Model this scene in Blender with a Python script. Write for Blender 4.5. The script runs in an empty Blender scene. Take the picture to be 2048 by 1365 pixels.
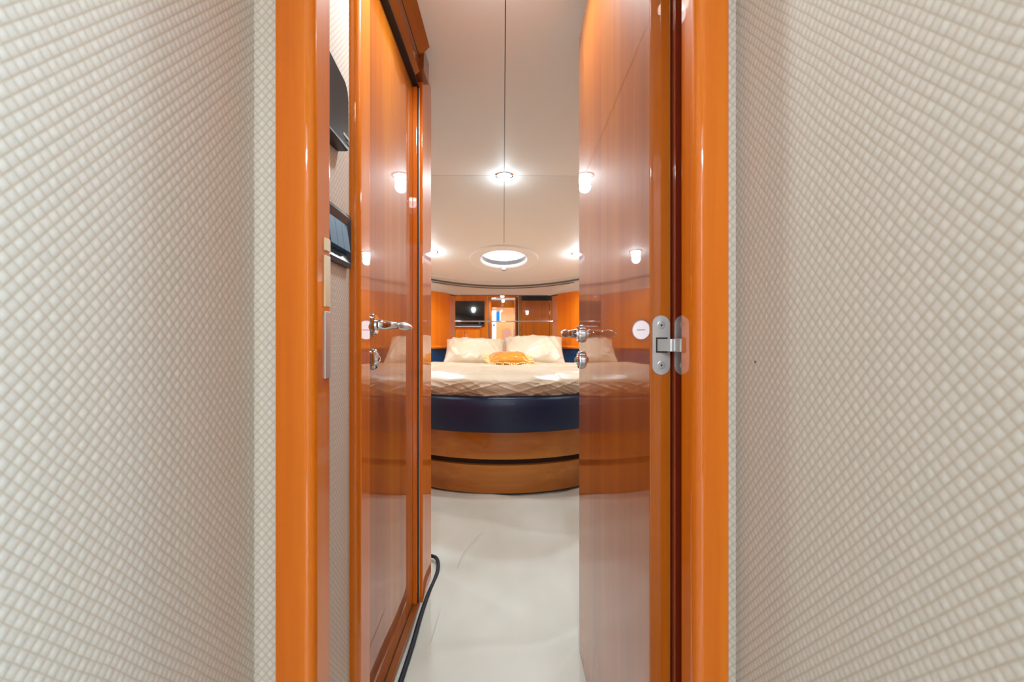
import bpy, bmesh, math, random
from mathutils import Vector, Matrix, noise
from mathutils.geometry import tessellate_polygon
random.seed(7)
S = bpy.context.scene
C = S.collection
PI = math.pi
R = math.radians

# ------------------------------------------------------------------ camera
FL = 0.93                                  # camera height above the cabin sole
cam_d = bpy.data.cameras.new('camera')
cam = bpy.data.objects.new('camera', cam_d); C.objects.link(cam)
cam.location = (0, 0, FL); cam.rotation_euler = (R(90), 0, 0)
cam_d.sensor_width = 36; cam_d.lens = 15
cam_d.shift_x = 6/2048; cam_d.shift_y = 3.5/2048
cam_d.clip_start = 0.02
cam_d.dof.use_dof = True; cam_d.dof.focus_distance = 1.1; cam_d.dof.aperture_fstop = 5.6
S.camera = cam

# ------------------------------------------------------------------ world and exposure
w = bpy.data.worlds.new('world'); S.world = w; w.use_nodes = True
w.node_tree.nodes['Background'].inputs[0].default_value = (0.75, 0.85, 1.0, 1)
w.node_tree.nodes['Background'].inputs[1].default_value = 0.15
S.view_settings.view_transform = 'Standard'
S.view_settings.look = 'None'
S.view_settings.gamma = 1
S.view_settings.use_curve_mapping = False
S.view_settings.exposure = 0.70

# ------------------------------------------------------------------ large lights (daylight through the saloon windows behind)
def area(name, loc, target, sx, sy, power, col):
    d = bpy.data.lights.new(name, 'AREA'); d.shape = 'RECTANGLE'; d.size = sx; d.size_y = sy
    d.energy = power; d.color = col
    o = bpy.data.objects.new(name, d); C.objects.link(o); o.location = loc
    o.rotation_euler = (Vector(target)-Vector(loc)).to_track_quat('-Z', 'Y').to_euler()
    return o
DAY = (0.52, 0.80, 1.0)
area('saloon_window_light', (1.13, -2.06, FL+0.55), (1.13, 0, FL+0.40), 0.22, 0.75, 52, DAY)
area('saloon_window_light', (-1.10, -2.06, FL+0.55), (-1.10, 0, FL+0.40), 0.22, 0.75, 52, DAY)

def downlight(name, loc, power, col=(0.76, 0.92, 1.0), radius=0.03, spot=None, direction=(0, 0, -1)):
    d = bpy.data.lights.new(name, 'SPOT' if spot else 'POINT'); d.energy = power; d.color = col
    d.shadow_soft_size = radius
    if spot: d.spot_size = R(spot); d.spot_blend = 0.35
    o = bpy.data.objects.new(name, d); C.objects.link(o); o.location = loc
    if spot: o.rotation_euler = Vector(direction).to_track_quat('-Z', 'Y').to_euler()
    return o

# ------------------------------------------------------------------ material helpers
def lin(r, g, b):
    f = lambda c: (c/255/12.92) if c/255 <= 0.04045 else ((c/255+0.055)/1.055)**2.4
    return (f(r), f(g), f(b), 1)
def mat(name, col=(0.8, 0.8, 0.8, 1), rough=0.5, metal=0.0, coat=0.0, coat_rough=0.03, **kw):
    m = bpy.data.materials.new(name); m.use_nodes = True
    b = m.node_tree.nodes['Principled BSDF']
    b.inputs['Base Color'].default_value = col
    b.inputs['Roughness'].default_value = rough
    b.inputs['Metallic'].default_value = metal
    b.inputs['Coat Weight'].default_value = coat
    b.inputs['Coat Roughness'].default_value = coat_rough
    for k, v in kw.items(): b.inputs[k.replace('_', ' ')].default_value = v
    return m
class NT:
    def __init__(s, m):
        s.t = m.node_tree; s.n = s.t.nodes; s.b = s.n['Principled BSDF']
    def node(s, typ, **kw):
        n = s.n.new(typ)
        for k, v in kw.items(): setattr(n, k, v)
        return n
    def math(s, op, a, b=None, c=None):
        n = s.n.new('ShaderNodeMath'); n.operation = op
        for i, x in enumerate((a, b, c)):
            if x is None: continue
            if isinstance(x, (int, float)): n.inputs[i].default_value = x
            else: s.t.links.new(x, n.inputs[i])
        return n.outputs[0]
    def link(s, a, b): s.t.links.new(a, b)
    def ramp(s, fac, stops):
        n = s.n.new('ShaderNodeValToRGB'); e = n.color_ramp.elements
        while len(e) < len(stops): e.new(0.5)
        for i, (p, c) in enumerate(stops): e[i].position = p; e[i].color = c
        s.link(fac, n.inputs[0]); return n.outputs[0]
    def noise(s, vec, scale, detail=3, rough=0.5):
        n = s.n.new('ShaderNodeTexNoise'); n.inputs['Scale'].default_value = scale
        n.inputs['Detail'].default_value = detail; n.inputs['Roughness'].default_value = rough
        if vec is not None: s.link(vec, n.inputs['Vector'])
        return n.outputs[0]
    def mapping(s, vec, scale=(1, 1, 1), rot=(0, 0, 0), loc=(0, 0, 0)):
        n = s.n.new('ShaderNodeMapping'); n.inputs['Scale'].default_value = scale
        n.inputs['Rotation'].default_value = rot; n.inputs['Location'].default_value = loc
        s.link(vec, n.inputs['Vector']); return n.outputs[0]
    def coord(s, which='Object'): return s.n.new('ShaderNodeTexCoord').outputs[which]
    def bump(s, h, strength=0.3, dist=0.002):
        n = s.n.new('ShaderNodeBump'); n.inputs['Strength'].default_value = strength
        n.inputs['Distance'].default_value = dist
        s.link(h, n.inputs['Height']); s.link(n.outputs[0], s.b.inputs['Normal'])

def wood(name, dark, mid, light, grain='z', rough=0.35, coat=1.0, band=0.0, ior=1.5):
    m = mat(name, rough=max(rough, 0.5), coat=coat, coat_rough=0.012)
    m.node_tree.nodes['Principled BSDF'].inputs['Specular IOR Level'].default_value = 0.12
    t = NT(m); co = t.coord('Object')
    sc = {'z': (20, 20, 0.9), 'x': (0.9, 20, 20), 'y': (20, 0.9, 20)}[grain]
    g = t.noise(t.mapping(co, sc), 1.0, 5, 0.62)
    fine = t.noise(t.mapping(co, tuple(5*s for s in sc)), 1.0, 3, 0.6)
    big = t.noise(t.mapping(co, tuple(s*0.16 for s in sc)), 1.0, 2)
    f = t.math('ADD', t.math('MULTIPLY', g, 0.35), t.math('ADD', t.math('MULTIPLY', fine, 0.07), t.math('MULTIPLY', big, 0.58)))
    if band:   # veneer leaves laid side by side, each a little lighter or darker
        axis = {'z': 1, 'x': 2, 'y': 2}[grain]
        sep = t.node('ShaderNodeSeparateXYZ'); t.link(co, sep.inputs[0])
        a = t.math('FLOOR', t.math('MULTIPLY', sep.outputs[axis], 1/band))
        wn = t.node('ShaderNodeTexWhiteNoise', noise_dimensions='1D'); t.link(a, wn.inputs['W'])
        f = t.math('ADD', f, t.math('MULTIPLY', t.math('SUBTRACT', wn.outputs[0], 0.5), 0.06))
    c = t.ramp(f, [(0.30, dark), (0.5, mid), (0.70, light)])
    t.link(c, t.b.inputs['Base Color'])
    return m
W_D, W_M, W_L = lin(192, 80, 2), lin(220, 112, 6), lin(234, 142, 16)
M = {}
M['wood'] = wood('cherry_varnished', W_D, W_M, W_L)
M['wood_door'] = wood('cherry_door_veneer', lin(140, 62, 5), lin(178, 90, 11), lin(206, 122, 24), band=0.085)
M['wood_x'] = wood('cherry_horizontal', lin(112, 60, 10), lin(158, 90, 22), lin(190, 122, 42), 'x', rough=0.4, coat=0.7)
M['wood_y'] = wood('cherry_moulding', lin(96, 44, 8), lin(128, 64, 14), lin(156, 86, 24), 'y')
M['wood_cab'] = wood('cherry_cabinet', lin(208, 94, 10), lin(230, 120, 20), lin(240, 146, 36), 'z', rough=0.5, coat=0.6)
M['wood_shade'] = wood('rebate_shade_wood', lin(84, 22, 4), lin(120, 36, 6), lin(140, 50, 10))  # dark red tone is the rebate's shade put into the wood colour

def weave(name, c_hi, c_lo, pu=0.0108, pv=0.0125):
    m = mat(name, rough=0.85, coat=0.0)
    t = NT(m); uv = t.coord('UV')
    wob = t.noise(t.mapping(uv, (18, 18, 1)), 1.0, 2)
    sep = t.node('ShaderNodeSeparateXYZ'); t.link(uv, sep.inputs[0])
    U = t.math('ADD', t.math('MULTIPLY', sep.outputs[0], 1/pu), t.math('MULTIPLY', wob, 0.25))
    V = t.math('ADD', t.math('MULTIPLY', sep.outputs[1], 1/pv), t.math('MULTIPLY', wob, 0.2))
    a = t.math('ADD', U, V); b = t.math('SUBTRACT', U, V)
    fa = t.math('FRACT', a); fb = t.math('FRACT', b)
    da = t.math('SUBTRACT', 1.0, t.math('ABSOLUTE', t.math('SUBTRACT', t.math('MULTIPLY', fa, 2.0), 1.0)))  # 0 at edge, 1 mid
    db = t.math('SUBTRACT', 1.0, t.math('ABSOLUTE', t.math('SUBTRACT', t.math('MULTIPLY', fb, 2.0), 1.0)))
    par = t.math('MODULO', t.math('ADD', t.math('FLOOR', a), t.math('ADD', t.math('FLOOR', b), 4000.0)), 2.0)
    ea = t.math('SMOOTH_MIN', t.math('MULTIPLY', da, 5.0), 1.0, 0.3)
    eb = t.math('SMOOTH_MIN', t.math('MULTIPLY', db, 3.4), 1.0, 0.3)
    edge = t.math('MULTIPLY', ea, eb)
    # threads: one direction lies over, the other under
    over = t.math('MULTIPLY', t.math('POWER', da, 0.5), t.math('ADD', 0.35, t.math('MULTIPLY', db, 0.65)))
    under = t.math('MULTIPLY', t.math('POWER', db, 0.5), t.math('ADD', 0.2, t.math('MULTIPLY', da, 0.45)))
    mix = t.node('ShaderNodeMix'); t.link(par, mix.inputs['Factor']); t.link(over, mix.inputs[2]); t.link(under, mix.inputs[3])
    h = t.math('MULTIPLY', mix.outputs[0], edge)
    fleck = t.noise(t.mapping(uv, (420, 420, 1)), 1.0, 2)
    f = t.math('ADD', t.math('MULTIPLY', t.math('ADD', t.math('MULTIPLY', edge, 0.4), t.math('MULTIPLY', h, 0.6)), 0.80), t.math('MULTIPLY', fleck, 0.22))
    c = t.ramp(f, [(0.08, c_lo), (0.45, tuple((x+y)/2 for x, y in zip(c_lo, c_hi))), (0.85, c_hi)])
    t.link(c, t.b.inputs['Base Color'])
    t.bump(h, 0.40, 0.0010)
    return m
M['weave'] = weave('woven_wallcovering', lin(222, 215, 206), lin(192, 176, 157))

M['ceiling'] = mat('ceiling_vinyl', lin(232, 232, 229), 0.55)
t = NT(M['ceiling']); t.bump(t.noise(t.mapping(t.coord(), (7, 7, 7)), 1.0, 2), 0.12, 0.01)
M['cream'] = mat('cream_lining', lin(232, 222, 212), 0.5)
M['seam'] = mat('dark_seam', lin(48, 34, 28), 0.8)
M['trimgrey'] = mat('grey_trim', lin(96, 92, 92), 0.35)
def floor_mat():
    m = mat('floor_cover', lin(222, 226, 216), 0.45)
    t = NT(m); co = t.coord()
    n = t.noise(t.mapping(co, (2.2, 1.3, 1)), 1.0, 3)
    c = t.ramp(n, [(0.35, lin(206, 206, 192)), (0.6, lin(224, 226, 216))]); t.link(c, t.b.inputs['Base Color'])
    return m
M['floor'] = floor_mat()
def satin(name, c1, c2, rough=0.42):
    m = mat(name, c1, rough, Sheen_Weight=0.3, Sheen_Roughness=0.3)
    t = NT(m); co = t.coord()
    n = t.noise(t.mapping(co, (3, 3, 3)), 1.0, 2)
    t.link(t.ramp(n, [(0.35, c1), (0.65, c2)]), t.b.inputs['Base Color'])
    t.b.inputs['Specular IOR Level'].default_value = 0.7
    t.bump(t.noise(t.mapping(co, (60, 60, 240)), 1.0, 2), 0.05, 0.001)
    return m
M['satin'] = satin('champagne_satin', lin(208, 183, 152), lin(218, 197, 170))
M['gold'] = satin('gold_satin', lin(196, 110, 2), lin(222, 140, 8), 0.3)
M['goldtrim'] = mat('gold_fringe', lin(240, 206, 130), 0.6)
def leather(name, col):
    m = mat(name, col, 0.38)
    t = NT(m); v = t.node('ShaderNodeTexVoronoi'); v.inputs['Scale'].default_value = 320
    t.link(t.coord(), v.inputs['Vector']); t.bump(v.outputs['Distance'], 0.12, 0.0008)
    return m
M['navy'] = leather('navy_leather', lin(2, 28, 62))
M['blue'] = leather('blue_leather', lin(6, 62, 112))
M['chrome'] = mat('chrome', lin(214, 220, 228), 0.06, 1.0)
M['satinsteel'] = mat('satin_steel', lin(196, 198, 200), 0.42, 0.75)
M['brushed'] = mat('brushed_silver', lin(222, 224, 228), 0.26, 0.9)
M['darkmetal'] = mat('dark_slot', lin(24, 22, 22), 0.5)
M['black'] = mat('black_plastic', lin(14, 15, 18), 0.28)
M['speaker'] = mat('speaker_shell', lin(9, 14, 22), 0.36, Specular_IOR_Level=0.3)
M['switchframe'] = mat('switch_frame_gloss', lin(40, 42, 48), 0.36)
M['switchblue'] = mat('switch_rocker', lin(28, 84, 116), 0.5)
M['mirror'] = mat('mirror_silver', (0.93, 0.93, 0.94, 1), 0.004, 1.0)
M['white'] = mat('white_paint', lin(238, 238, 238), 0.4)
M['screen'] = mat('tv_screen', lin(5, 6, 8), 0.06, coat=0.5)
M['cord'] = mat('navy_piping', lin(8, 22, 38), 0.6)
M['rubber'] = mat('black_gasket', lin(16, 12, 10), 0.6)
M['ivory'] = mat('ivory_plastic', lin(226, 200, 160), 0.4)
M['tan'] = mat('tan_panel', lin(176, 96, 40), 0.4, coat=0.4)
M['pink'] = mat('pinkish_panel', lin(140, 84, 66), 0.4)
def emit(name, col, strength):
    m = bpy.data.materials.new(name); m.use_nodes = True
    nt = m.node_tree; nt.nodes.clear()
    e = nt.nodes.new('ShaderNodeEmission'); e.inputs[0].default_value = col; e.inputs[1].default_value = strength
    o = nt.nodes.new('ShaderNodeOutputMaterial'); nt.links.new(e.outputs[0], o.inputs[0])
    return m
M['lamp'] = emit('lamp_lens_lit', (1.0, 0.95, 0.88, 1), 30)
M['hatchglass'] = emit('hatch_daylight', (0.94, 0.96, 1.0, 1), 2.6)
M['portglass'] = emit('porthole_daylight', (0.84, 0.92, 1.0, 1), 2.2)
M['bluepane'] = emit('blue_window_daylight', (0.02, 0.22, 0.62, 1), 1.0)
M['daypane'] = emit('saloon_window_daylight', (0.8, 0.92, 1.0, 1), 3.0)

# ------------------------------------------------------------------ mesh helpers
CAB = Matrix.Translation((0.007, 0, 0)) @ Matrix.Rotation(0.0138, 4, 'Z')   # the boat's centreline runs a touch off the lens axis
def obj(name, bm, m, parent=None, smooth=False, cab=False, normals=True, bevel=None):
    if cab: bmesh.ops.transform(bm, matrix=CAB, verts=bm.verts)
    if normals: bmesh.ops.recalc_face_normals(bm, faces=bm.faces)
    me = bpy.data.meshes.new(name); bm.to_mesh(me); bm.free()
    if isinstance(m, str): m = M[m]
    me.materials.append(m)
    o = bpy.data.objects.new(name, me); C.objects.link(o)
    if smooth:
        me.polygons.foreach_set('use_smooth', [True]*len(me.polygons))
        if smooth != 'all':
            md = o.modifiers.new('split', 'EDGE_SPLIT'); md.split_angle = R(38)
            if smooth == 'w':
                wn_ = o.modifiers.new('weighted', 'WEIGHTED_NORMAL'); wn_.mode = 'FACE_AREA'; wn_.weight = 100
    if parent is not None: o.parent = parent
    return o
def tag(o, label=None, cat=None, group=None, kind=None):
    if label: o['label'] = label
    if cat: o['category'] = cat
    if group: o['group'] = group
    if kind: o['kind'] = kind
    return o
def struct(o, label, cat): return tag(o, label, cat, kind='structure')
def empty(name, loc=(0, 0, 0)):
    o = bpy.data.objects.new(name, None); C.objects.link(o); o.empty_display_size = 0.05
    o.location = loc; return o
def thing(name, label, cat, loc=(0, 0, 0), group=None, cab=False):
    if cab: loc = CAB @ Vector(loc)
    o = empty(name, loc); tag(o, label, cat, group); return o
def part(name, bm, m, root, smooth=False, cab=False, normals=True):
    """world-space mesh hung under an Empty that stands at the thing's base"""
    o = obj(name, bm, m, None, smooth, cab, normals)
    p = root
    off = Vector((0, 0, 0))
    while p is not None: off += p.location; p = p.parent
    o.data.transform(Matrix.Translation(-off)); o.parent = root
    return o
def box(bm, x0, x1, y0, y1, z0, z1, bev=0.0, seg=2):
    g = bmesh.ops.create_cube(bm, size=1)
    vs = g['verts']
    for v in vs:
        v.co = Vector(((x0+x1)/2+v.co.x*(x1-x0), (y0+y1)/2+v.co.y*(y1-y0), (z0+z1)/2+v.co.z*(z1-z0)))
    if bev:
        es = list({e for v in vs for e in v.link_edges})
        bmesh.ops.bevel(bm, geom=es, offset=bev, segments=seg, profile=0.5, affect='EDGES')
    return bm
def B(*a, **k): return box(bmesh.new(), *a, **k)
def prism(pts, d0, d1, axis='z', bm=None):
    """outline extruded along an axis; pts are the two other coordinates in order"""
    bm = bm or bmesh.new()
    def P(p, d):
        return {'z': (p[0], p[1], d), 'y': (p[0], d, p[1]), 'x': (d, p[0], p[1])}[axis]
    a = [bm.verts.new(P(p, d0)) for p in pts]; b = [bm.verts.new(P(p, d1)) for p in pts]
    n = len(pts)
    bm.faces.new(a); bm.faces.new(b[::-1])
    for i in range(n): bm.faces.new((a[i], a[(i+1) % n], b[(i+1) % n], b[i]))
    return bm
def tube(pts, rad, seg=10, bm=None, cap=True, flat=1.0):
    bm = bm or bmesh.new(); rings = []
    pts = [Vector(p) for p in pts]
    up = Vector((0, 0, 1))
    for i, p in enumerate(pts):
        d = (pts[min(i+1, len(pts)-1)]-pts[max(i-1, 0)]).normalized()
        u = d.cross(up)
        if u.length < 1e-3: u = d.cross(Vector((0, 1, 0)))
        u.normalize(); v = u.cross(d).normalized()
        r = rad[i] if isinstance(rad, (list, tuple)) else rad
        ru, rv = r if isinstance(r, (list, tuple)) else (r, r*flat)
        rings.append([bm.verts.new(p+u*ru*math.cos(2*PI*k/seg)+v*rv*math.sin(2*PI*k/seg)) for k in range(seg)])
    for a, b in zip(rings, rings[1:]):
        for k in range(seg): bm.faces.new((a[k], a[(k+1) % seg], b[(k+1) % seg], b[k]))
    if cap: bm.faces.new(rings[0][::-1]); bm.faces.new(rings[-1])
    return bm
def lathe(prof, mtx=Matrix(), seg=32, bm=None):
    """profile (radius, height) turned about local Z, then placed by mtx"""
    bm = bm or bmesh.new(); rings = []
    for r, h in prof:
        if r < 1e-6: rings.append([bm.verts.new(mtx @ Vector((0, 0, h)))])
        else: rings.append([bm.verts.new(mtx @ Vector((r*math.cos(2*PI*k/seg), r*math.sin(2*PI*k/seg), h))) for k in range(seg)])
    for a, b in zip(rings, rings[1:]):
        for k in range(seg):
            k2 = (k+1) % seg
            if len(a) == 1 and len(b) == 1: continue
            if len(a) == 1: bm.faces.new((a[0], b[k], b[k2]))
            elif len(b) == 1: bm.faces.new((a[k], a[k2], b[0]))
            else: bm.faces.new((a[k], a[k2], b[k2], b[k]))
    return bm
def grid(fn, nu, nv, bm=None, closed_u=False):
    bm = bm or bmesh.new()
    vs = [[bm.verts.new(fn(i/(nu-(0 if closed_u else 1)), j/(nv-1))) for j in range(nv)] for i in range(nu)]
    for i in range(nu if closed_u else nu-1):
        for j in range(nv-1):
            a, b = vs[i], vs[(i+1) % nu]
            bm.faces.new((a[j], b[j], b[j+1], a[j+1]))
    return bm
def axis_to(d):
    return Vector(d).to_track_quat('Z', 'Y').to_matrix().to_4x4()
def at(p): return Matrix.Translation(Vector(p))
def round_rect_post(x0, x1, y0, y1, r):
    """plan outline of a post with rounded corners; r = radii at (x0,y0),(x1,y0),(x1,y1),(x0,y1)"""
    pts = []
    for (cx, cy, a0, rr) in ((x0, y0, 180, r[0]), (x1, y0, 270, r[1]), (x1, y1, 0, r[2]), (x0, y1, 90, r[3])):
        sx = 1 if cx == x0 else -1; sy = 1 if cy == y0 else -1
        if rr <= 0: pts.append((cx, cy)); continue
        for k in range(9):
            a = R(a0+k*90/8); pts.append((cx+sx*rr+rr*math.cos(a), cy+sy*rr+rr*math.sin(a)))
    return pts
def z_(v): return FL+v                     # height relative to the lens -> height above the sole

CEIL = z_(1.0)
# ================================================================== SETTING: corridor
def weave_wall(name, path, z0, z1, thick, label):
    """woven wallcovering following a plan path (visible side), u runs along the path"""
    bm = bmesh.new(); uvl = bm.loops.layers.uv.new('UVMap')
    s = 0; prev = None; cols = []
    for p in path:
        if prev: s += math.dist(p, prev)
        cols.append((p, s)); prev = p
    for (p, s0), (q, s1) in zip(cols, cols[1:]):
        vs = [bm.verts.new((p[0], p[1], z0)), bm.verts.new((q[0], q[1], z0)), bm.verts.new((q[0], q[1], z1)), bm.verts.new((p[0], p[1], z1))]
        f = bm.faces.new(vs)
        for l, (u, v) in zip(f.loops, ((s0, z0), (s1, z0), (s1, z1), (s0, z1))): l[uvl].uv = (u, v)
    o = obj(name, bm, 'weave', normals=False)
    md = o.modifiers.new('thickness', 'SOLIDIFY'); md.thickness = thick; md.offset = -1
    return struct(o, label, 'wall')
def arc(cx, cy, r, a0, a1, n=5): return [(cx+r*math.cos(R(a0+(a1-a0)*k/n)), cy+r*math.sin(R(a0+(a1-a0)*k/n))) for k in range(n+1)]
XL, XR, YP = -0.339, 0.302, 0.572
wall_l = weave_wall('wall_left', [(XL, -0.55), (XL, YP-0.004)]+[(XL+0.004, YP), (-0.30, YP)], 0, CEIL, 0.012, 'cream basket weave wall covering left of the doorway')
wall_r = weave_wall('wall_right', [(0.28, YP), (XR-0.004, YP)]+[(XR, YP-0.004), (XR, -0.55)], 0, CEIL, 0.012, 'cream basket weave wall covering right of the doorway with tiny dark hole')
part('pin_mark', lathe([(0, 0.0006), (0.0012, 0.0005), (0.0015, 0)], at((XR-0.0002, 0.523, z_(-0.0235))) @ axis_to((-1, 0, 0)), 12), 'darkmetal', wall_r)

# left doorway post, right doorway post, lintel
def post(name, x0, x1, y0, y1, rad, z0, z1, label, m='wood'):
    o = obj(name, prism(round_rect_post(x0, x1, y0, y1, rad), z0, z1), m, smooth='w')
    return struct(o, label, 'door frame')
tr1 = post('trim_1', -0.306, -0.256, 0.558, 0.612, (0.002, 0.013, 0.004, 0.0), 0, z_(0.93), 'varnished orange wood doorway post with metal strike plate, left')
tr2 = post('trim_2', 0.243, 0.287, 0.556, 0.604, (0.013, 0.002, 0.0, 0.004), 0, z_(0.93), 'varnished orange wood doorway post beside the hinge, right')
# the left outer edge meets the wallcovering; a second tread of the right post
obj_b = post('trim_3', 0.2447, 0.310, 0.632, 0.66, (0.002, 0.0, 0.0, 0.0), 0, z_(0.93), 'wood rebate behind the right post, its shade painted dark red, carrying the hinge', 'wood_shade')
post('trim_4', -0.336, 0.296, 0.558, 0.66, (0.004, 0.004, 0, 0), z_(0.931), CEIL, 'wood lintel across the top of the cabin doorway')
# strike plates on the inner side of the left post
for za, zb, m, nm in ((0.128, 0.146, 'ivory', 'keeper'), (0.050, 0.122, 'ivory', 'keeper'), (-0.05, 0.044, 'satinsteel', 'strike_plate')):
    part(nm, B(-0.2565, -0.2535, 0.590, 0.607, z_(za), z_(zb), bev=0.001), m, tr1)

# inner passage: left woven strip (with the loudspeaker and the switches)
weave_wall('wall_passage_left', [(XL, 0.612), (XL, 0.915)], 0, CEIL, 0.012, 'narrow cream woven wall strip between the left post and the closed door')
weave_wall('wall_passage_right', [(0.268, 1.36), (0.268, 0.66)], 0, CEIL, 0.012, 'cream woven wall hidden behind the open door')

# ---- closed door on the left
XD = -0.336
root = empty('door_1', (XD, 0.98, 0)); struct(root, 'closed glossy cherry door with chrome lever in the left side wall', 'door')
part('door_leaf', B(XD-0.03, XD, 0.93, 1.505, 0.02, z_(0.93), bev=0.002), 'wood_door', root)
def handle(root, X, Y, Z, side, name='lever_handle'):
    """lever on a round rose, standing off the door face at X towards `side` (-1/+1); grip runs along gy"""
    rose = part('rose', lathe([(0.0, 0.0125), (0.022, 0.0125), (0.0245, 0.0105), (0.0250, 0.0070), (0.0240, 0.0064), (0.0240, 0.0056), (0.026, 0.005), (0.026, 0)], at((X, Y, Z)) @ axis_to((side, 0, 0)), 40), 'chrome', root, True)
    return rose
def lever(root, X, Y, Z, side, gy):
    r = handle(root, X, Y, Z, side)
    lv = part('lever', tube([(X+side*0.006, Y, Z), (X+side*0.014, Y, Z), (X+side*0.022, Y+gy*0.002, Z), (X+side*0.029, Y+gy*0.008, Z), (X+side*0.036, Y+gy*0.022, Z), (X+side*0.044, Y+gy*0.042, Z), (X+side*0.050, Y+gy*0.056, Z)],
                            [0.0128, 0.0128, 0.0125, 0.0118, 0.0106, 0.0090, 0.0080], 20), 'chrome', root, 'all')
    gp = []; gr = []
    for k in range(17):
        s = k/16
        gp.append((X+side*(0.048+0.025*s), Y+gy*(0.050+0.064*s), Z-0.003*s))
        e = max(0.02, math.sin(PI*min(1, s*0.9+0.1)))**0.5
        gr.append((max(0.0008, 0.0095*e), max(0.0008, 0.0112*e)))
    g = part('grip', tube(gp, gr, 20), 'brushed', lv, 'all')
    part('collar', lathe([(0.0118, 0.010), (0.0140, 0.0125), (0.0140, 0.017), (0.0118, 0.019)], at((X, Y, Z)) @ axis_to((side, 0, 0)), 30), 'chrome', lv, True)
    return lv
def lock(root, X, Y, Z, side):
    l = part('lock_escutcheon', lathe([(0.0, 0.008), (0.014, 0.008), (0.0165, 0.0125), (0.021, 0.012), (0.0245, 0.0095), (0.0250, 0.0065), (0.0240, 0.006), (0.0240, 0.005), (0.026, 0.0045), (0.026, 0)], at((X, Y, Z)) @ axis_to((side, 0, 0)), 40), 'chrome', root, True)
    k = part('thumb_turn', lathe([(0, 0.020), (0.006, 0.0195), (0.0095, 0.016), (0.0105, 0.010), (0.0125, 0.0075), (0.0125, 0.005)], at((X, Y, Z)) @ axis_to((side, 0, 0)), 26), 'chrome', l, True)
    return l
lever(root, XD, 1.045, z_(0.044), 1, 1)
lock(root, XD, 1.045, z_(-0.040), 1)

# frame around the closed door
trA = post('trim_5', -0.352, -0.3185, 0.908, 0.978, (0.002, 0.014, 0.002, 0), 0, z_(0.93), 'rounded wood door frame upright on the handle side of the closed door')
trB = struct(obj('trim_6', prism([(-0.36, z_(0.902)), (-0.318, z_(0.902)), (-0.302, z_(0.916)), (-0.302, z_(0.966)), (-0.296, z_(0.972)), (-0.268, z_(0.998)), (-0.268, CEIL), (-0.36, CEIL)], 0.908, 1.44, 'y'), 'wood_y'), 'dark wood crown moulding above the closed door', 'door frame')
part('gasket', B(-0.336, -0.316, 0.975, 1.50, z_(0.895), z_(0.9025)), 'rubber', trB)
part('groove', B(-0.3025, -0.3012, 0.95, 1.44, z_(0.963), z_(0.966)), 'rubber', trB)
trC = struct(obj('trim_7', prism(round_rect_post(-0.352, -0.306, 1.512, 1.69, (0, 0.004, 0.016, 0)), 0, CEIL), 'wood', smooth='w'), 'wood door frame upright on the far side of the closed door', 'door frame')
part('stop_bead', B(-0.336, -0.322, 1.490, 1.5035, 0.0, z_(0.90), bev=0.001), 'wood', trC)
part('gasket', B(-0.336, -0.3195, 1.5035, 1.5115, 0.0, z_(0.90)), 'rubber', trC)
part('metal_strip', tube([(-0.3180, 1.509, 0.0), (-0.3180, 1.509, z_(0.90))], 0.0018, 8), 'satinsteel', trC, True)
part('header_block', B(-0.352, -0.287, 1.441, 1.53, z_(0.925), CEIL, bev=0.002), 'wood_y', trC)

# loudspeaker and switch panel on the woven strip
sp = thing('wall_loudspeaker', 'black wedge shaped loudspeaker mounted on the narrow woven wall', 'loudspeaker', (XL, 0.80, z_(0.50)))
def spk():
    pts = [(0.690, z_(0.366)), (0.842, z_(0.378))]
    pts += [(0.848-0.004+0.004*math.cos(R(q)), z_(0.384)+0.004*math.sin(R(q))) for q in range(-60, 1, 30)]
    pts += [(0.848-0.034+0.034*math.cos(R(q)), z_(0.470)+0.034*math.sin(R(q))) for q in range(0, 91, 15)]
    pts += [(0.690, z_(0.500))]
    bm = bmesh.new()
    def dep(y): return 0.021+0.014*max(0.0, (0.848-y)/0.158)**0.8
    n = len(pts); rr = []
    for lev in ((0.0, 0.0), (0.82, 0.0), (0.95, 0.0015), (1.0, 0.005)):
        row = []
        cy = sum(p[0] for p in pts)/n; czz = sum(p[1] for p in pts)/n
        for y, z in pts:
            v = Vector((cy-y, czz-z)); v = v.normalized()*lev[1]
            row.append(bm.verts.new((XL+0.0005+dep(y)*lev[0], y+v.x, z+v.y)))
        rr.append(row)
    for p, q in zip(rr, rr[1:]):
        for i in range(n): bm.faces.new((p[i], p[(i+1) % n], q[(i+1) % n], q[i]))
    bm.faces.new(rr[0][::-1]); bm.faces.new(rr[-1])
    return bm
part('shell', spk(), 'speaker', sp, 'w')
part('lower_seam', tube([(XL+0.0325, 0.70, z_(0.377)), (XL+0.0225, 0.845, z_(0.389))], 0.0009, 6), 'rubber', sp)
part('emblem', B(XL+0.020, XL+0.0265, 0.808, 0.836, z_(0.394), z_(0.400), bev=0.001), 'satinsteel', sp)
sw = thing('light_switch_panel', 'glossy dark switch plate with two blue grey rockers below the loudspeaker', 'switch', (XL, 0.845, z_(0.20)))
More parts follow.
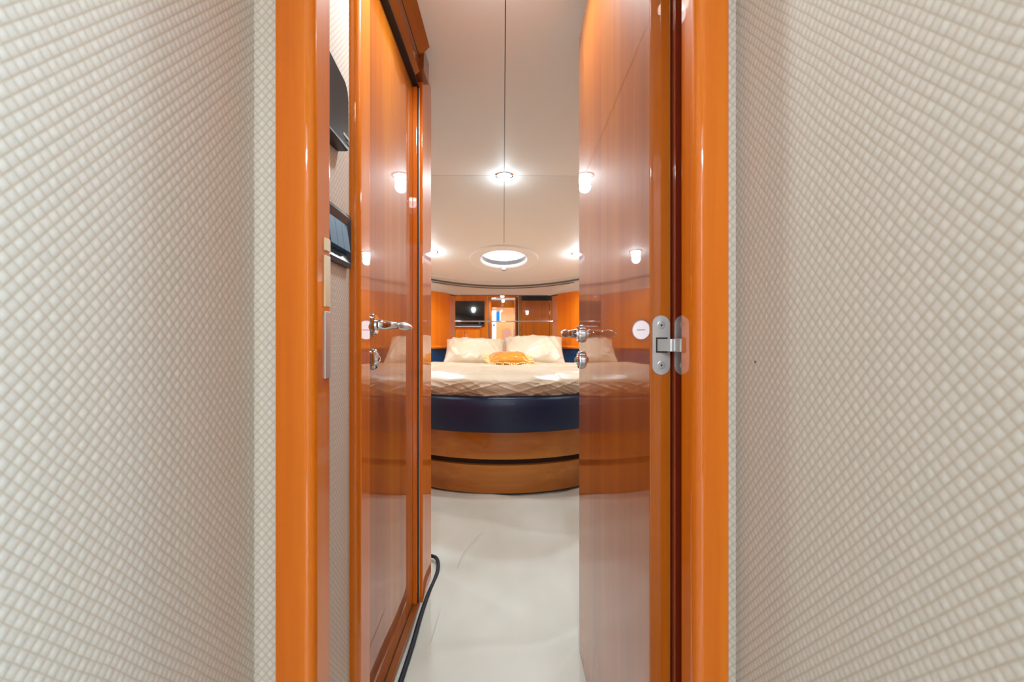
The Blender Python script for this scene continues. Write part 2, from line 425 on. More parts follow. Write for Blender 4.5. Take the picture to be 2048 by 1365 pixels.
def frame_y(y0, y1, z0, z1, wy, x, d):
    bm = bmesh.new()
    o = [(y0, z0), (y1, z0), (y1, z1), (y0, z1)]; i = [(y0+wy, z0+wy), (y1-wy, z0+wy), (y1-wy, z1-wy), (y0+wy, z1-wy)]
    A = [bm.verts.new((x, *p)) for p in o]; Bv = [bm.verts.new((x+d*0.75, *p)) for p in o]
    ii = [(y0+wy*0.35, z0+wy*0.35), (y1-wy*0.35, z0+wy*0.35), (y1-wy*0.35, z1-wy*0.35), (y0+wy*0.35, z1-wy*0.35)]
    Cc = [bm.verts.new((x+d, *p)) for p in ii]; D = [bm.verts.new((x+d*0.5, *p)) for p in i]; E = [bm.verts.new((x, *p)) for p in i]
    for a, b in ((A, Bv), (Bv, Cc), (Cc, D), (D, E)):
        for k in range(4): bm.faces.new((a[k], a[(k+1) % 4], b[(k+1) % 4], b[k]))
    return bm
part('switch_plate', frame_y(0.752, 0.892, z_(0.155), z_(0.262), 0.022, XL, 0.012), 'switchframe', sw)
part('back_plate', B(XL, XL+0.004, 0.772, 0.874, z_(0.176), z_(0.242)), 'black', sw)
for k in range(3):
    y0 = 0.776+k*0.0315
    part('rocker', prism([(XL+0.004, z_(0.180)), (XL+0.016, z_(0.184)), (XL+0.009, z_(0.238)), (XL+0.004, z_(0.239))], y0, y0+0.0305, 'y'), 'switchblue', sw)

# ---- open door on the right, hinged on the right post and swung into the cabin
XO, XO2, Y1, Y2 = 0.212, 0.2435, 0.642, 1.29
root = empty('door_2', (XO2, Y1, 0)); struct(root, 'open glossy cherry door swung into the cabin on a steel hinge, right', 'door')
part('door_leaf', B(XO, XO2, Y1, Y2, z_(-0.927), z_(0.924), bev=0.0018, seg=3), 'wood_door', root, 'w')
part('gasket', B(XO2, XO2+0.004, Y1+0.004, Y1+0.012, z_(-0.92), z_(0.92)), 'rubber', root)
lever(root, XO, 1.245, z_(0.026), -1, -1)
lock(root, XO, 1.245, z_(-0.050), -1)
def stadium(cx, w, z0, z1):
    r = w/2; pts = []
    for k in range(17): a = PI*k/16; pts.append((cx+r*math.cos(a), z1-r+r*math.sin(a)))
    for k in range(17): a = PI+PI*k/16; pts.append((cx+r*math.cos(a), z0+r+r*math.sin(a)))
    return pts
def plate(nm, parent, cx, y, w, zc, h):
    r = part(nm, prism(stadium(cx, w, zc-h/2, zc+h/2), y-0.0016, y+0.001, 'y'), 'satinsteel', parent)
    for dz in (0.030, -0.030):
        s = part('screw', lathe([(0, 0.0012), (0.0040, 0.0010), (0.0046, 0.0002), (0.0052, 0.0014), (0.0060, 0.0011), (0.0062, -0.0005)], at((cx, y-0.0014, zc+dz)) @ axis_to((0, -1, 0)), 24), 'satinsteel', r, True)
        b = bmesh.new(); box(b, cx-0.0024, cx+0.0024, y-0.0033, y-0.0026, zc+dz-0.0005, zc+dz+0.0005); box(b, cx-0.0005, cx+0.0005, y-0.0033, y-0.0026, zc+dz-0.0024, zc+dz+0.0024)
        part('screw_slot', b, 'darkmetal', r)
    return r
ZH = z_(-0.0035)
plate('hinge_plate', root, 0.2285, Y1, 0.0262, ZH, 0.089)
plate('hinge_plate', obj_b, 0.2585, 0.6318, 0.0262, ZH, 0.089)
rec = part('hinge_pocket', B(0.2205, 0.238, Y1-0.0022, Y1-0.0017, ZH-0.0115, ZH+0.0115), 'darkmetal', root)
part('hinge_arm', prism([(0.2225, Y1+0.004), (0.2225, Y1-0.003), (0.236, Y1-0.017), (0.2425, Y1-0.019), (0.2425, Y1-0.006)], ZH-0.009, ZH+0.009, 'z'), 'satinsteel', root)
part('hinge_arm', prism([(0.2390, Y1-0.019), (0.2450, Y1-0.030), (0.262, Y1-0.040), (0.262, Y1-0.030), (0.2450, Y1-0.012)], ZH-0.0095, ZH+0.0095, 'z'), 'satinsteel', root)
part('hinge_pin', tube([(0.2405, Y1-0.0215, ZH-0.0085), (0.2405, Y1-0.0215, ZH+0.0085)], 0.0026, 12), 'satinsteel', root, True)

# ================================================================== SETTING: floor and ceiling
def floor_fn(u, v):
    x = -2.0+4.0*u; y = -2.3+7.2*v
    z = 0.0
    if y > 0.7:
        p = Vector((x*1.3, y*2.3, 0.3))
        rdg = (1-abs(noise.noise(p)))**5
        z = 0.018*rdg*min(1, (y-0.7)/0.6)+0.007*noise.noise(Vector((x*5, y*4, 2)))*min(1, (y-0.7)/0.6)
    return Vector((x, y, z-0.008))
bm = grid(floor_fn, 160, 280)
fl = struct(obj('floor', bm, 'floor', smooth='all'), 'cream protective cover spread over the cabin floor', 'floor')
part('cover_seam', tube([(-0.25, 1.0, 0.001), (-0.245, 1.3, 0.002), (-0.235, 1.6, 0.003), (-0.20, 1.9, 0.003), (-0.13, 2.1, 0.003)], 0.0012, 6), 'cream', fl)

SL = 0.187; YB = 2.55
def cz(y): return 1.0 if y < YB else 1.0-SL*(y-YB)
ceil = empty('ceiling', (0, 2.5, CEIL)); struct(ceil, 'cream padded cabin ceiling in panels with dark seams and a sloped front', 'ceiling')
G = 0.0014
ARC_C, ARC_R = 3.18, 1.42
def front_edge(x): return ARC_C+math.sqrt(max(0.0, ARC_R**2-x*x))
HY, HR = 3.85, 0.295
for s in (-1, 1):
    # flat panel
    part('ceiling_panel', B(min(s*G, s*1.9), max(s*G, s*1.9), 0.66, YB-G, CEIL, CEIL+0.03), 'ceiling', ceil, cab=True)
    # sloped panel with half the hatch notch
    pts = [(G, YB+G)]
    hs = [(G*(1-k/24)+HR*math.sin(PI*k/24), HY-HR*math.cos(PI*k/24)) for k in range(25)]
    pts += hs
    pts += [(x, front_edge(x)) for x in [0.0]+[1.40*k/26 for k in range(1, 27)]]
    pts += [(1.9, 3.4), (1.9, YB+G)]
    bm = bmesh.new()
    lo = [bm.verts.new((s*x, y, z_(cz(y)))) for x, y in pts]; hi = [bm.verts.new((s*x, y, z_(cz(y))+0.03)) for x, y in pts]
    for tri in tessellate_polygon([[Vector((x, y, 0)) for x, y in pts]]):
        bm.faces.new([lo[i] for i in tri]); bm.faces.new([hi[i] for i in tri])
    for k in range(len(pts)): bm.faces.new((lo[k], lo[(k+1) % len(pts)], hi[(k+1) % len(pts)], hi[k]))
    part('ceiling_panel', bm, 'ceiling', ceil, cab=True)
bm = bmesh.new()
vs = [bm.verts.new(p) for p in ((-1.95, 0.6, CEIL+0.031), (1.95, 0.6, CEIL+0.031), (1.95, YB, CEIL+0.031), (-1.95, YB, CEIL+0.031), (1.95, 5.0, z_(cz(5.0))+0.12), (-1.95, 5.0, z_(cz(5.0))+0.12))]
bm.faces.new((vs[0], vs[1], vs[2], vs[3])); bm.faces.new((vs[3], vs[2], vs[4], vs[5]))
part('backing', bm, 'seam', ceil, cab=True)
# thin fabric crease ahead of the hatch
cr = []
for k in range(41):
    x = -0.95+1.9*k/40
    y = front_edge(x)-0.10-0.05*math.cos(x*1.6)
    cr.append((x, y, z_(cz(y))-0.0005))
part('ceiling_crease', tube(cr, 0.0035, 6), 'ceiling', ceil, True, cab=True)
# trim bead along the front of the sloped ceiling
def arc_pts(off, dz, n=60, xm=1.40):
    out = []
    for k in range(n+1):
        a = math.asin(xm/ARC_R)*(2*k/n-1)
        x = (ARC_R+off)*math.sin(a); y = ARC_C+(ARC_R+off)*math.cos(a)
        out.append((x, y, z_(cz(y))+dz))
    return out
tr = struct(obj('trim_8', tube(arc_pts(0.002, -0.004), 0.010, 8), 'trimgrey', smooth=True, cab=True), 'curved grey trim bead along the front edge of the ceiling', 'trim')
part('second_bead', tube(arc_pts(0.016, -0.024), 0.005, 8), 'trimgrey', tr, True, cab=True)

# ---- cabinets' plan line: |x| = 0.58 + 0.6*(4.6-y)
def side_x(y): return 0.58+0.6*(4.6-y)
ZT, ZM = 0.527, 4.75
def fascia(u, v):
    a = math.asin(1.40/ARC_R)*(2*u-1)
    x0 = (ARC_R+0.01)*math.sin(a); y0 = ARC_C+(ARC_R+0.01)*math.cos(a); z0 = cz(y0)-0.002
    # lower edge on mirror plane / cabinet line
    x1 = x0*1.02; y1 = ZM-0.005
    if abs(x1) > side_x(y1): y1 = 4.6-(abs(x1)-0.58)/0.6+0.03
    bulge = 0.02*math.sin(PI*v)
    return Vector((x0+(x1-x0)*v, y0+(y1-y0)*v+bulge, z_(z0+(ZT-z0)*v)))
wf = struct(obj('wall_front', grid(fascia, 80, 8), 'cream', smooth='all', cab=True), 'curved cream panel between the ceiling trim and the mirror', 'wall')
part('bulkhead', B(-1.95, 1.95, ZM+0.02, ZM+0.05, 0, CEIL), 'cream', wf, cab=True)
part('lower_moulding', tube([(-0.50, ZM-0.008, z_(ZT)), (0.50, ZM-0.008, z_(ZT))], 0.004, 8), 'trimgrey', wf, cab=True)

# aft walls of the cabin, seen in the mirror
wal = struct(obj('wall_aft_left', B(-1.95, -0.352, 1.60, 1.69, 0, CEIL), 'wood', cab=False), 'wood bulkhead left of the cabin door, reflected in the mirror', 'wall')
war = struct(obj('wall_aft_right', B(0.275, 1.95, 1.26, 1.36, 0, CEIL), 'wood_x', cab=False), 'wood bulkhead right of the cabin door, reflected in the mirror', 'wall')
for s, nm, lb in ((-1, 'wall_hull_left', 'cream hull lining on the left of the bed'), (1, 'wall_hull_right', 'cream hull lining on the right of the bed')):
    struct(obj(nm, B(min(s*1.86, s*1.92), max(s*1.86, s*1.92), 1.2, 4.8, 0, CEIL), 'cream', cab=True), lb, 'wall')

# ================================================================== hatch
hz = cz(HY)
tilt = math.atan(SL)
HM = CAB @ at((0, HY, z_(hz))) @ Matrix.Rotation(-tilt, 4, 'X') @ Matrix.Rotation(PI, 4, 'X')   # local Z points into the room
hr = thing('deck_hatch', 'round white deck hatch glowing with daylight in the sloped ceiling above the bed', 'hatch', (0, HY, z_(hz)), cab=True)
part('hatch_ring', lathe([(0.312, -0.012), (0.312, 0.006), (0.306, 0.013), (0.292, 0.015), (0.284, 0.012), (0.226, 0.012), (0.214, 0.010), (0.207, 0.0), (0.205, -0.02)], HM, 72), 'white', hr, True)
part('inner_rim', lathe([(0.205, -0.02), (0.205, -0.065), (0.20, -0.07)], HM, 72), 'trimgrey', hr, True)
part('hatch_pane', lathe([(0, -0.062), (0.206, -0.062)], HM, 72), 'hatchglass', hr)
bm = B(-0.020, 0.020, -0.238, -0.198, -0.01, 0.03, bev=0.004); bmesh.ops.transform(bm, matrix=HM, verts=bm.verts)
part('latch', bm, 'satinsteel', hr)
bm = bmesh.new()
for k in range(-4, 5): box(bm, k*0.042-0.0015, k*0.042+0.0015, -math.sqrt(0.2**2-(k*0.042)**2), math.sqrt(0.2**2-(k*0.042)**2), -0.061, -0.055)
bmesh.ops.transform(bm, matrix=HM, verts=bm.verts)
tag(part('blind_pleats', bm, 'white', hr), kind='stuff')

# ================================================================== ceiling downlights
def ceil_lamp(x, y, label, cab=True, power=20, z=None, normal=None, rad=0.044):
    zz = z if z is not None else z_(cz(y))
    mt = (CAB if cab else Matrix()) @ at((x, y, zz)) @ (Matrix.Rotation(-tilt if y > YB+0.02 else 0, 4, 'X')) @ Matrix.Rotation(PI, 4, 'X')
    r = thing('ceiling_downlight', label, 'lamp', (x, y, zz), 'small ceiling downlights', cab)
    part('bezel', lathe([(rad+0.012, -0.004), (rad+0.012, 0.003), (rad+0.008, 0.006), (rad, 0.005), (rad-0.002, 0.001)], mt, 36), 'chrome', r, True)
    part('lens', lathe([(0, 0.004), (rad-0.002, 0.0025)], mt, 28), 'lamp', r)
    p = mt @ Vector((0, 0, 0.07))
    p2 = mt @ Vector((0, 0, 0.03))
    downlight('downlight', p2, power*0.85, radius=0.035, spot=165, direction=(mt.to_3x3() @ Vector((0, 0, 1))))
    downlight('lens_spill', p, power*0.045, radius=0.035)
    return r
ceil_lamp(0.0, 2.545, 'lit ceiling downlight where the ceiling seams cross', power=13)
ceil_lamp(-0.625, 3.69, 'lit ceiling downlight left of the round hatch', power=21)
ceil_lamp(0.645, 3.72, 'lit ceiling downlight right of the round hatch', power=21)
ceil_lamp(-1.15, 2.35, 'lit ceiling downlight above the left side of the cabin', power=11)
ceil_lamp(1.15, 2.35, 'lit ceiling downlight above the right side of the cabin', power=11)
ceil_lamp(-0.03, 1.05, 'lit ceiling downlight in the passage by the doors', cab=False, power=13)
ceil_lamp(0.0, 0.02, 'lit ceiling downlight in the corridor outside the cabin', cab=False, power=2)
ceil_lamp(0.0, -1.25, 'added ceiling downlight in the saloon, lighting the doorway posts', cab=False, power=40)  # added lamp, throws frontal light on the posts and woven strips

# ================================================================== bed
AX, AY, BY, CYB = 0.82, 0.70, 3.26, 3.70
def bed_outline(off=0.0, n=180, yback=4.70):
    """star-shaped outline round (0, CYB), as a list of points"""
    pts = []
    for k in range(n):
        a = 2*PI*k/n; d = Vector((math.sin(a), -math.cos(a)))
        lo, hi = 0.0, 3.0
        def inside(x, y):
            if y > yback: return False
            lim = AX+off if y < 4.2 else min(AX+off, side_x(y)-0.03)
            if y < BY:
                return (x/(AX+off))**2+((y-BY)/(AY+off))**2 <= 1
            return abs(x) <= lim
        for _ in range(40):
            m = (lo+hi)/2
            if inside(d.x*m, CYB+d.y*m): lo = m
            else: hi = m
        pts.append((d.x*lo, CYB+d.y*lo))
    return pts
def rings(levels, n=180, close_top=False, fn=None):
    bm = bmesh.new(); rr = []
    for off, z in levels:
        rr.append([bm.verts.new((x, y, z)) for x, y in bed_outline(off, n)])
    for a, b in zip(rr, rr[1:]):
        for k in range(n): bm.faces.new((a[k], a[(k+1) % n], b[(k+1) % n], b[k]))
    bm.faces.new(rr[0][::-1]); bm.faces.new(rr[-1])
    return bm
bed = thing('round_ended_bed', 'round ended island bed with navy leather rim and glossy wood base', 'bed', (0, 3.6, 0), cab=True)
part('kick_plinth', rings([(-0.06, 0.0), (-0.06, 0.03)]), 'seam', bed, cab=True)
part('lower_drawer_front', rings([(-0.035, 0.012), (-0.006, 0.190), (-0.05, 0.190)]), 'wood_x', bed, True, cab=True)
part('shadow_gap', rings([(-0.045, 0.19), (-0.045, 0.226)]), 'seam', bed, cab=True)
part('upper_drawer_front', rings([(-0.05, 0.226), (-0.006, 0.226), (-0.002, 0.230), (0.010, 0.398), (-0.03, 0.40)]), 'wood_x', bed, True, cab=True)
part('leather_rim', rings([(-0.02, 0.392), (0.012, 0.392), (0.022, 0.400), (0.028, 0.44), (0.030, 0.54), (0.026, 0.580), (0.016, 0.598), (0.0, 0.606), (-0.03, 0.606)]), 'navy', bed, True, cab=True)
part('mattress', rings([(-0.05, 0.605), (-0.05, 0.70), (-0.08, 0.715)]), 'white', bed, cab=True)
# satin spread over the mattress
MT = z_(-0.200)
def ridge(p, s=1.0): return (1-abs(noise.noise(p)))**s
def spread():
    n = 560; bm = bmesh.new()
    base = bed_outline(-0.008, n)
    rr = []
    lv = [0.03+0.97*(k/46) for k in range(47)]
    def foldz(x, y):
        z = 0.010*noise.noise(Vector((x*2.2, y*3.0, 0.0)))
        z += 0.012*ridge(Vector((x*1.2+0.3*y, y*5.0, 3.0)), 12)
        z += 0.007*ridge(Vector((x*6, y*4.0, 7.0)), 14)
        return z
    for s in lv:
        row = []
        for (bx, by) in base:
            x = bx*s; y = CYB+(by-CYB)*s
            z = MT+foldz(x, y)-0.035*max(0, (s-0.86)/0.14)**2.2
            row.append(bm.verts.new((x, y, z)))
        rr.append(row)
    m = 34
    for j in range(1, m+1):
        v = j/m; row = []
        for k, (bx, by) in enumerate(base):
            d = Vector((bx, by-CYB)).normalized()
            ang = math.atan2(bx, -(by-BY))
            arc_l = ang*0.8
            f = 0.030*ridge(Vector((arc_l*5.4+v*2.2, v*0.9, 1.0)), 18)+0.026*ridge(Vector((arc_l*8.2-v*2.6, v*0.6, 5.0)), 20)+0.010*noise.noise(Vector((arc_l*5, v*3, 2)))
            out = 0.012*math.sin(PI*min(1, v*1.1))-0.02*v*v+f*min(1, v*3)*(1-0.55*v)
            z = MT+foldz(bx, by)*(1-v)-0.035-(MT-0.035-0.601)*v
            row.append(bm.verts.new((bx+d.x*out, by+d.y*out, z)))
        rr.append(row)
    for a, b in zip(rr, rr[1:]):
        for k in range(n): bm.faces.new((a[k], a[(k+1) % n], b[(k+1) % n], b[k]))
    bm.faces.new(rr[0])
    return bm
ss = obj('bed_spread', spread(), 'satin', smooth='all', cab=True)
tag(ss, 'champagne satin sheet tucked over the bed, wrinkled at the foot', 'bedding')

def pillow(w, h, t, seed, nu=90, nv=64, flange=0.0, wr=1.0):
    """pillow lying in its XY plane, both faces, pinched corners and satin folds"""
    bm = bmesh.new(); top = []; bot = []
    def prof(a): return max(0.0, 1-abs(a)**2.6)**0.55
    for i in range(nu):
        rt = []; rb = []
        for j in range(nv):
            a = -1+2*i/(nu-1); b = -1+2*j/(nv-1)
            pin = 1-0.05*(1-abs(b)**2)*abs(a)**6
            pinb = 1-0.08*(1-abs(a)**2)*abs(b)**6
            x = a*w/2*pin; y = b*h/2*pinb
            th = t/2*prof(a)*prof(b)
            p = Vector((a*2.2+seed, b*1.6, seed*1.7))
            edge = abs(a)**2
            f = wr*(0.016*noise.noise(p*0.9)+0.026*ridge(Vector((a*3.2+b*1.1+seed, b*0.6, seed)), 6)*(0.2+edge)+0.016*ridge(Vector((a*2.2-b*1.6, b*1.0+seed, seed+4)), 6)*(0.3+abs(b)))
            lim = min(1, (1-max(abs(a), abs(b)))*4)**1.5
            rt.append(bm.verts.new((x, y, th+f*lim+0.002)))
            rb.append(bm.verts.new((x, y, -th*0.7-0.002)))
        top.append(rt); bot.append(rb)
    for i in range(nu-1):
        for j in range(nv-1):
            bm.faces.new((top[i][j], top[i+1][j], top[i+1][j+1], top[i][j+1]))
            bm.faces.new((bot[i][j], bot[i][j+1], bot[i+1][j+1], bot[i+1][j]))
    ring = [(i, 0) for i in range(nu)]+[(nu-1, j) for j in range(1, nv)]+[(i, nv-1) for i in range(nu-2, -1, -1)]+[(0, j) for j in range(nv-2, 0, -1)]
    for k in range(len(ring)):
        i, j = ring[k]; i2, j2 = ring[(k+1) % len(ring)]
        bm.faces.new((top[i][j], bot[i][j], bot[i2][j2], top[i2][j2]))
    return bm
def place(bm, loc, lean, rz=0.0, roll=0.0):
    mt = CAB @ at(loc) @ Matrix.Rotation(rz, 4, 'Z') @ Matrix.Rotation(lean, 4, 'X') @ Matrix.Rotation(roll, 4, 'Z')
    bmesh.ops.transform(bm, matrix=mt, verts=bm.verts); return bm
for x, rz, roll, sd, hh, zc, lb in ((-0.292, R(2), R(-1.5), 1.3, 0.385, -0.090, 'champagne satin pillow leaning on the mirror, left of the two'),
                                (0.303, R(-3), R(1.0), 5.9, 0.43, -0.078, 'champagne satin pillow with gathered right end, right of the two')):
    o = obj('bed_pillow', place(pillow(0.60, hh, 0.17, sd), (x, 4.30, z_(zc)), R(38), rz, roll), 'satin', smooth='all')
    tag(o, lb, 'pillow', 'satin bed pillows')
cu = thing('gold_cushion', 'gold satin cushion with cream looped fringe lying before the pillows', 'cushion', (-0.0, 3.94, MT), cab=True)
CL = Vector((0.045, 3.90, z_(-0.152)))
part('cushion_cover', place(pillow(0.36, 0.30, 0.115, 9.1, 60, 50, wr=0.6), CL, R(10), R(4)), 'gold', cu, 'all')
# fringe: little loops round the edge
mt = CAB @ at(CL) @ Matrix.Rotation(R(4), 4, 'Z') @ Matrix.Rotation(R(10), 4, 'X')
bmf = bmesh.new()
per = []
for k in range(64):
    s = k/64*4; side = int(s); f = s-side
    a = -1+2*f
    per.append({0: (a, -1), 1: (1, a), 2: (-a, 1), 3: (-1, -a)}[side])
for (a, b) in per:
    c0 = Vector((a*0.176, b*0.146, -0.002))
    out = Vector((a*abs(a)**3, b*abs(b)**3, 0)).normalized()
    sd = Vector((-out.y, out.x, 0))
    L = random.uniform(0.028, 0.05); wd = random.uniform(0.008, 0.014)
    dr = random.uniform(-0.012, 0.016)
    pts = [mt @ (c0+sd*wd*math.sin(2*PI*q/12)*1.0+out*L*(0.5-0.5*math.cos(2*PI*q/12))+Vector((0, 0, dr*(0.5-0.5*math.cos(2*PI*q/12))+random.uniform(-.002, .002)))) for q in range(13)]
    tube(pts, 0.0042, 5, bmf)
tag(part('looped_fringe', bmf, 'goldtrim', cu, True), kind='stuff')

# ================================================================== side cabinets, ledges, bolsters, mirror
def cab_pt(s, y, inset): return (s*(side_x(y)-inset), y)
for s, nm in ((-1, 'left'), (1, 'right')):
    lb = 'tall orange cherry cabinet with a round ended ledge, %s of the mirror' % nm
    r = thing('bow_cabinet', lb, 'cabinet', (s*1.0, 4.0, 0), 'cabinets flanking the mirror', cab=True)
    y0, y1 = 2.62, 4.60
    # body: front panels leaf by leaf along the slanted side
    cuts = [2.62, 3.12, 3.62, 4.115, 4.60]
    dirv = Vector((s*-0.6, 1, 0)).normalized(); nrm = Vector((-s*1.0, -0.6, 0)).normalized()
    for a, b in zip(cuts, cuts[1:]):
        A = Vector((*cab_pt(s, a+0.002, 0), 0)); Bv = Vector((*cab_pt(s, b-0.002, 0), 0))
        q = [A, Bv, Bv-nrm*0.03, A-nrm*0.03]
        part('cabinet_panel', prism([(v.x, v.y) for v in q], z_(-0.03), z_(ZT)), 'wood_cab', r, cab=True)
    A = Vector((*cab_pt(s, y0, 0), 0))-nrm*0.031; Bv = Vector((*cab_pt(s, y1, 0), 0))-nrm*0.031
    part('carcass', prism([(A.x, A.y), (Bv.x, Bv.y), (s*0.60, ZM+0.018), (s*1.80, ZM+0.018), (s*1.855, y0)], z_(-0.06), z_(ZT)-0.002), 'wood', r, cab=True)
    A2 = Vector((*cab_pt(s, y0, 0), 0))-nrm*0.05; B2 = Vector((*cab_pt(s, 4.55, 0), 0))-nrm*0.05
    part('lower_body', prism([(A2.x, A2.y), (B2.x, B2.y), (s*0.70, ZM+0.018), (s*1.80, ZM+0.018), (s*1.855, y0)], 0.0, z_(-0.061)), 'cream', r, cab=True)
    # end panel between front edge and mirror
    part('end_panel', prism([(s*0.581, 4.602), (s*0.537, ZM-0.001), (s*0.60, ZM-0.001), (s*0.62, 4.602)], z_(-0.30), z_(ZT-0.012)), 'wood', r, cab=True)
    led = []
    for k in range(9):
        y = y0+(y1-y0)*k/8; x, _ = cab_pt(s, y, 0.012); led.append((x, y, z_(-0.047)))
    part('ledge', tube(led, [(0.028, 0.0185)]*9, 14), 'wood_cab', r, True, cab=True)
    # daylight porthole in the cabinet front
    yc = 4.19; px, _ = cab_pt(s, yc, 0)
    mtp = CAB @ at((px, yc, z_(0.125))) @ axis_to(nrm)
    def oval(prof, m): 
        return lathe(prof, m @ Matrix.Diagonal((1.0, 0.82, 1, 1)), 40)
    part('porthole_frame', oval([(0.135, 0.0), (0.135, 0.010), (0.128, 0.014), (0.112, 0.012), (0.108, 0.002)], mtp), 'chrome', r, True)
    part('porthole_pane', oval([(0, 0.003), (0.109, 0.003)], mtp), 'portglass', r)
    part('porthole_rod', tube([mtp @ Vector((-0.05, 0.0, 0.012)), mtp @ Vector((0.05, 0.0, 0.012))], 0.004, 6), 'darkmetal', r)
    bo = tag(obj('side_bolster', prism([(v.x, v.y) for v in (Vector((*cab_pt(s, 2.9, 0.0), 0)), Vector((*cab_pt(s, 4.66, 0.0), 0)), Vector((*cab_pt(s, 4.66, 0.0), 0))+nrm*-0.03, Vector((*cab_pt(s, 2.9, 0), 0))+nrm*-0.03)], z_(-0.40), z_(-0.066)), 'blue', cab=True),
             'blue leather bolster along the bed below the %s cabinet ledge' % nm, 'bolster', 'bolsters beside the bed')
mi = struct(obj('wall_mirror', B(-0.536, 0.536, ZM-0.004, ZM+0.012, z_(-0.32), z_(ZT)-0.004), 'mirror', cab=True), 'wide mirror behind the pillows reflecting the cabin', 'mirror')
rl = thing('mirror_rail', 'slim chrome rail running across the mirror', 'rail', (0, ZM-0.03, z_(0.238)), cab=True)
part('rail_bar', tube([(-0.552, ZM-0.025, z_(0.238)), (0.552, ZM-0.025, z_(0.238))], 0.0065, 10), 'chrome', rl, True, cab=True)
for x in (-0.50, 0.50): part('bracket', B(x-0.01, x+0.01, ZM-0.03, ZM-0.004, z_(0.230), z_(0.246), bev=0.002), 'chrome', rl, cab=True)

# ================================================================== what the mirror shows of the aft end of the cabin
tv = thing('wall_television', 'black flat television on the aft bulkhead, seen in the mirror', 'television', (-0.86, 1.70, z_(0.30)))
part('tv_body', B(-1.16, -0.36, 1.6905, 1.735, z_(0.30), z_(0.76), bev=0.006), 'black', tv)
part('tv_screen', B(-1.145, -0.375, 1.735, 1.738, z_(0.335), z_(0.745)), 'screen', tv)
part('tv_stand_bar', B(-1.10, -0.42, 1.6905, 1.76, z_(0.285), z_(0.302), bev=0.004), 'satinsteel', tv)
dr = thing('aft_drawer_unit', 'low wooden drawer unit under the television, seen in the mirror', 'cabinet', (-0.9, 1.75, 0))
part('unit_body', B(-1.50, -0.44, 1.692, 1.80, 0.02, z_(0.24)), 'wood', dr)
for k in range(4): part('unit_door', B(-1.49+k*0.26, -1.24+k*0.26, 1.80, 1.815, 0.05, z_(0.22), bev=0.003), 'wood_cab', dr)
wd = thing('aft_wardrobe', 'tall wardrobe door with dark vent above it, seen right in the mirror', 'wardrobe', (0.65, 1.37, 0))
part('wardrobe_door', B(0.34, 0.86, 1.361, 1.385, 0.05, z_(0.80), bev=0.003), 'wood_door', wd)
part('wardrobe_door', B(0.87, 1.39, 1.361, 1.385, 0.05, z_(0.80), bev=0.003), 'wood_door', wd)
for k in range(4): part('vent_slat', B(0.34, 1.0, 1.361, 1.392, z_(0.815+k*0.02), z_(0.829+k*0.02)), 'black', wd)
part('vent_back', B(0.34, 1.0, 1.3605, 1.365, z_(0.81), z_(0.90)), 'black', wd)

# ================================================================== corridor and saloon behind the lens (lit space seen in the mirror)
struct(obj('ceiling_corridor', B(-1.6, 1.6, -2.3, 0.60, CEIL, CEIL+0.03), 'ceiling'), 'cream ceiling over the corridor and saloon', 'ceiling')
for nm, x0, x1, lb in (('trim_9', XL-0.02, -0.25, 'wood upright of the saloon doorway, left in the mirror'), ('trim_10', 0.25, XR+0.02, 'wood upright of the saloon doorway, right in the mirror')):
    struct(obj(nm, B(x0, x1, -0.60, -0.55, 0, CEIL, bev=0.004), 'wood'), lb, 'door frame')
struct(obj('trim_11', B(-0.25, 0.25, -0.60, -0.552, z_(0.825), CEIL), 'wood'), 'wood header over the saloon doorway, seen in the mirror', 'door frame')
struct(obj('wall_saloon_front_left', B(-1.6, XL-0.02, -0.62, -0.60, 0, CEIL), 'cream'), 'cream saloon bulkhead left of the corridor', 'wall')
struct(obj('wall_saloon_front_right', B(XR+0.02, 1.6, -0.62, -0.60, 0, CEIL), 'cream'), 'cream saloon bulkhead right of the corridor', 'wall')
struct(obj('wall_saloon_left', B(-1.6, -1.57, -2.2, -0.6, 0, CEIL), 'cream'), 'cream saloon side wall on the left', 'wall')
struct(obj('wall_saloon_right', B(1.57, 1.6, -2.2, -0.6, 0, CEIL), 'cream'), 'cream saloon side wall on the right', 'wall')
wb = struct(obj('wall_saloon_aft', B(-1.6, 1.6, -2.2, -2.15, 0, CEIL), 'cream'), 'tan wood saloon wall seen through the doorway in the mirror', 'wall')
arch = [(0.02, 0.0), (0.24, 0.0), (0.24, z_(0.33))]+[(0.13+0.11*math.cos(R(a)), z_(0.33)+0.06*math.sin(R(a))) for a in range(10, 180, 17)]+[(0.02, z_(0.33))]
part('tan_panelling', B(-0.45, 0.45, -2.15, -2.14, 0, CEIL), 'tan', wb)
part('arched_panel', prism(arch, -2.14, -2.125, 'y'), 'pink', wb)
d3 = empty('door_3', (-0.32, -1.2, 0)); struct(d3, 'white door standing ajar in the saloon, seen in the mirror', 'door')
part('door_leaf', B(-0.335, -0.30, -1.35, -0.66, 0.02, z_(0.80)), 'white', d3)
part('door_leaf', B(-0.33, -0.16, -1.40, -1.36, 0.02, z_(0.81)), 'white', d3)
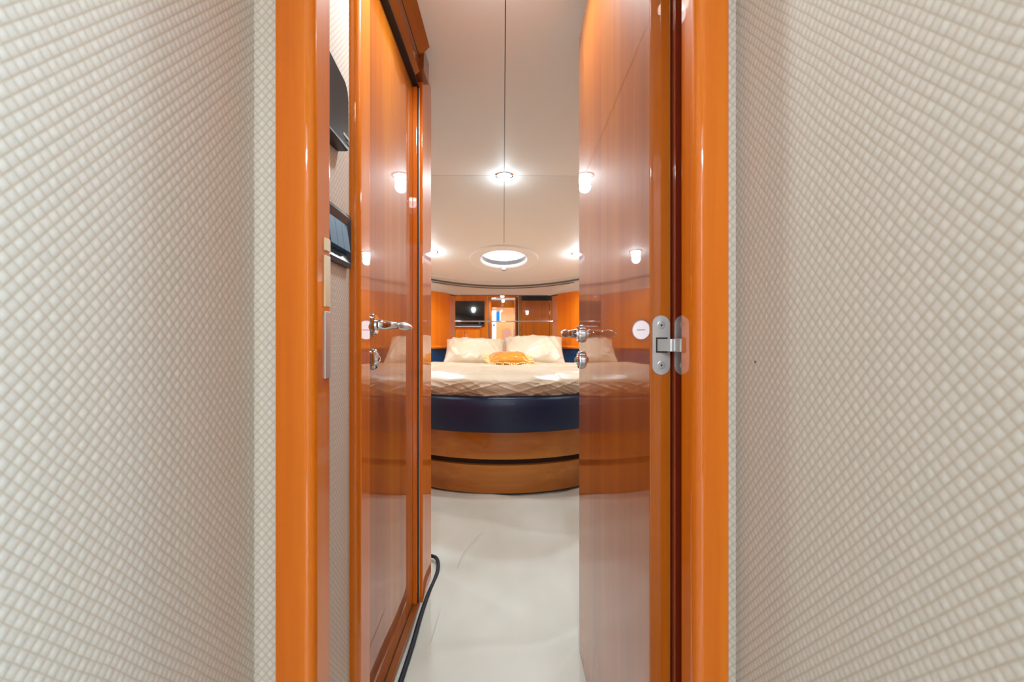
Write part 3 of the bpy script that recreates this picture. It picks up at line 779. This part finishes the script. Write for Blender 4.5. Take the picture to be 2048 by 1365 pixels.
part('latch_block', B(-0.24, -0.19, -1.358, -1.33, z_(0.42), z_(0.47)), 'blue', d3)
wn = struct(empty('window_1', (-0.12, -2.12, z_(0.7))), 'small blue window high on the saloon wall, seen in the mirror', 'window')
w1 = bpy.data.objects['window_1']
part('window_pane', B(-0.20, -0.06, -2.125, -2.12, z_(0.60), z_(0.84)), 'bluepane', w1)
for xx in (-0.215, -0.06): part('window_frame', B(xx, xx+0.015, -2.135, -2.11, z_(0.60), z_(0.88)), 'white', w1)
for s, nm, lb, xc in ((-1, 'window_2', 'bright saloon window aft of the corridor, left', -1.10), (1, 'window_3', 'bright saloon window aft of the corridor, right', 1.13)):
    wd_ = struct(empty(nm, (xc, -2.13, z_(0.55))), lb, 'window')
    part('window_pane', B(xc-0.13, xc+0.13, -2.12, -2.115, z_(0.17), z_(0.93)), 'daypane', wd_)
    for dx in (-0.15, 0.13): part('window_frame', B(xc+dx, xc+dx+0.02, -2.14, -2.10, z_(0.15), z_(0.95)), 'wood', wd_)

# navy piping along the foot of the closed door
pp = []
ctrl = [(-0.300, 0.92), (-0.2965, 1.05), (-0.294, 1.17), (-0.294, 1.30), (-0.297, 1.42), (-0.296, 1.54), (-0.289, 1.64), (-0.288, 1.72), (-0.296, 1.78), (-0.31, 1.82), (-0.335, 1.84), (-0.40, 1.85)]
for i in range(len(ctrl)-1):
    p0, p1, p2, p3 = ctrl[max(i-1, 0)], ctrl[i], ctrl[i+1], ctrl[min(i+2, len(ctrl)-1)]
    for k in range(6):
        u = k/6
        f = lambda a, b, c, d: 0.5*(2*b+(c-a)*u+(2*a-5*b+4*c-d)*u*u+(3*b-a-3*c+d)*u**3)
        pp.append((f(p0[0], p1[0], p2[0], p3[0]), f(p0[1], p1[1], p2[1], p3[1]), 0.010))
tag(obj('floor_cord', tube(pp, 0.0075, 10), 'cord', smooth='all'), 'navy piping cord lying along the foot of the closed door', 'cord')
struct(obj('baseboard_left', B(-0.336, -0.312, 0.979, 1.50, 0, 0.018, bev=0.003), 'wood_y'), 'low brown wood sill at the foot of the closed door', 'sill')
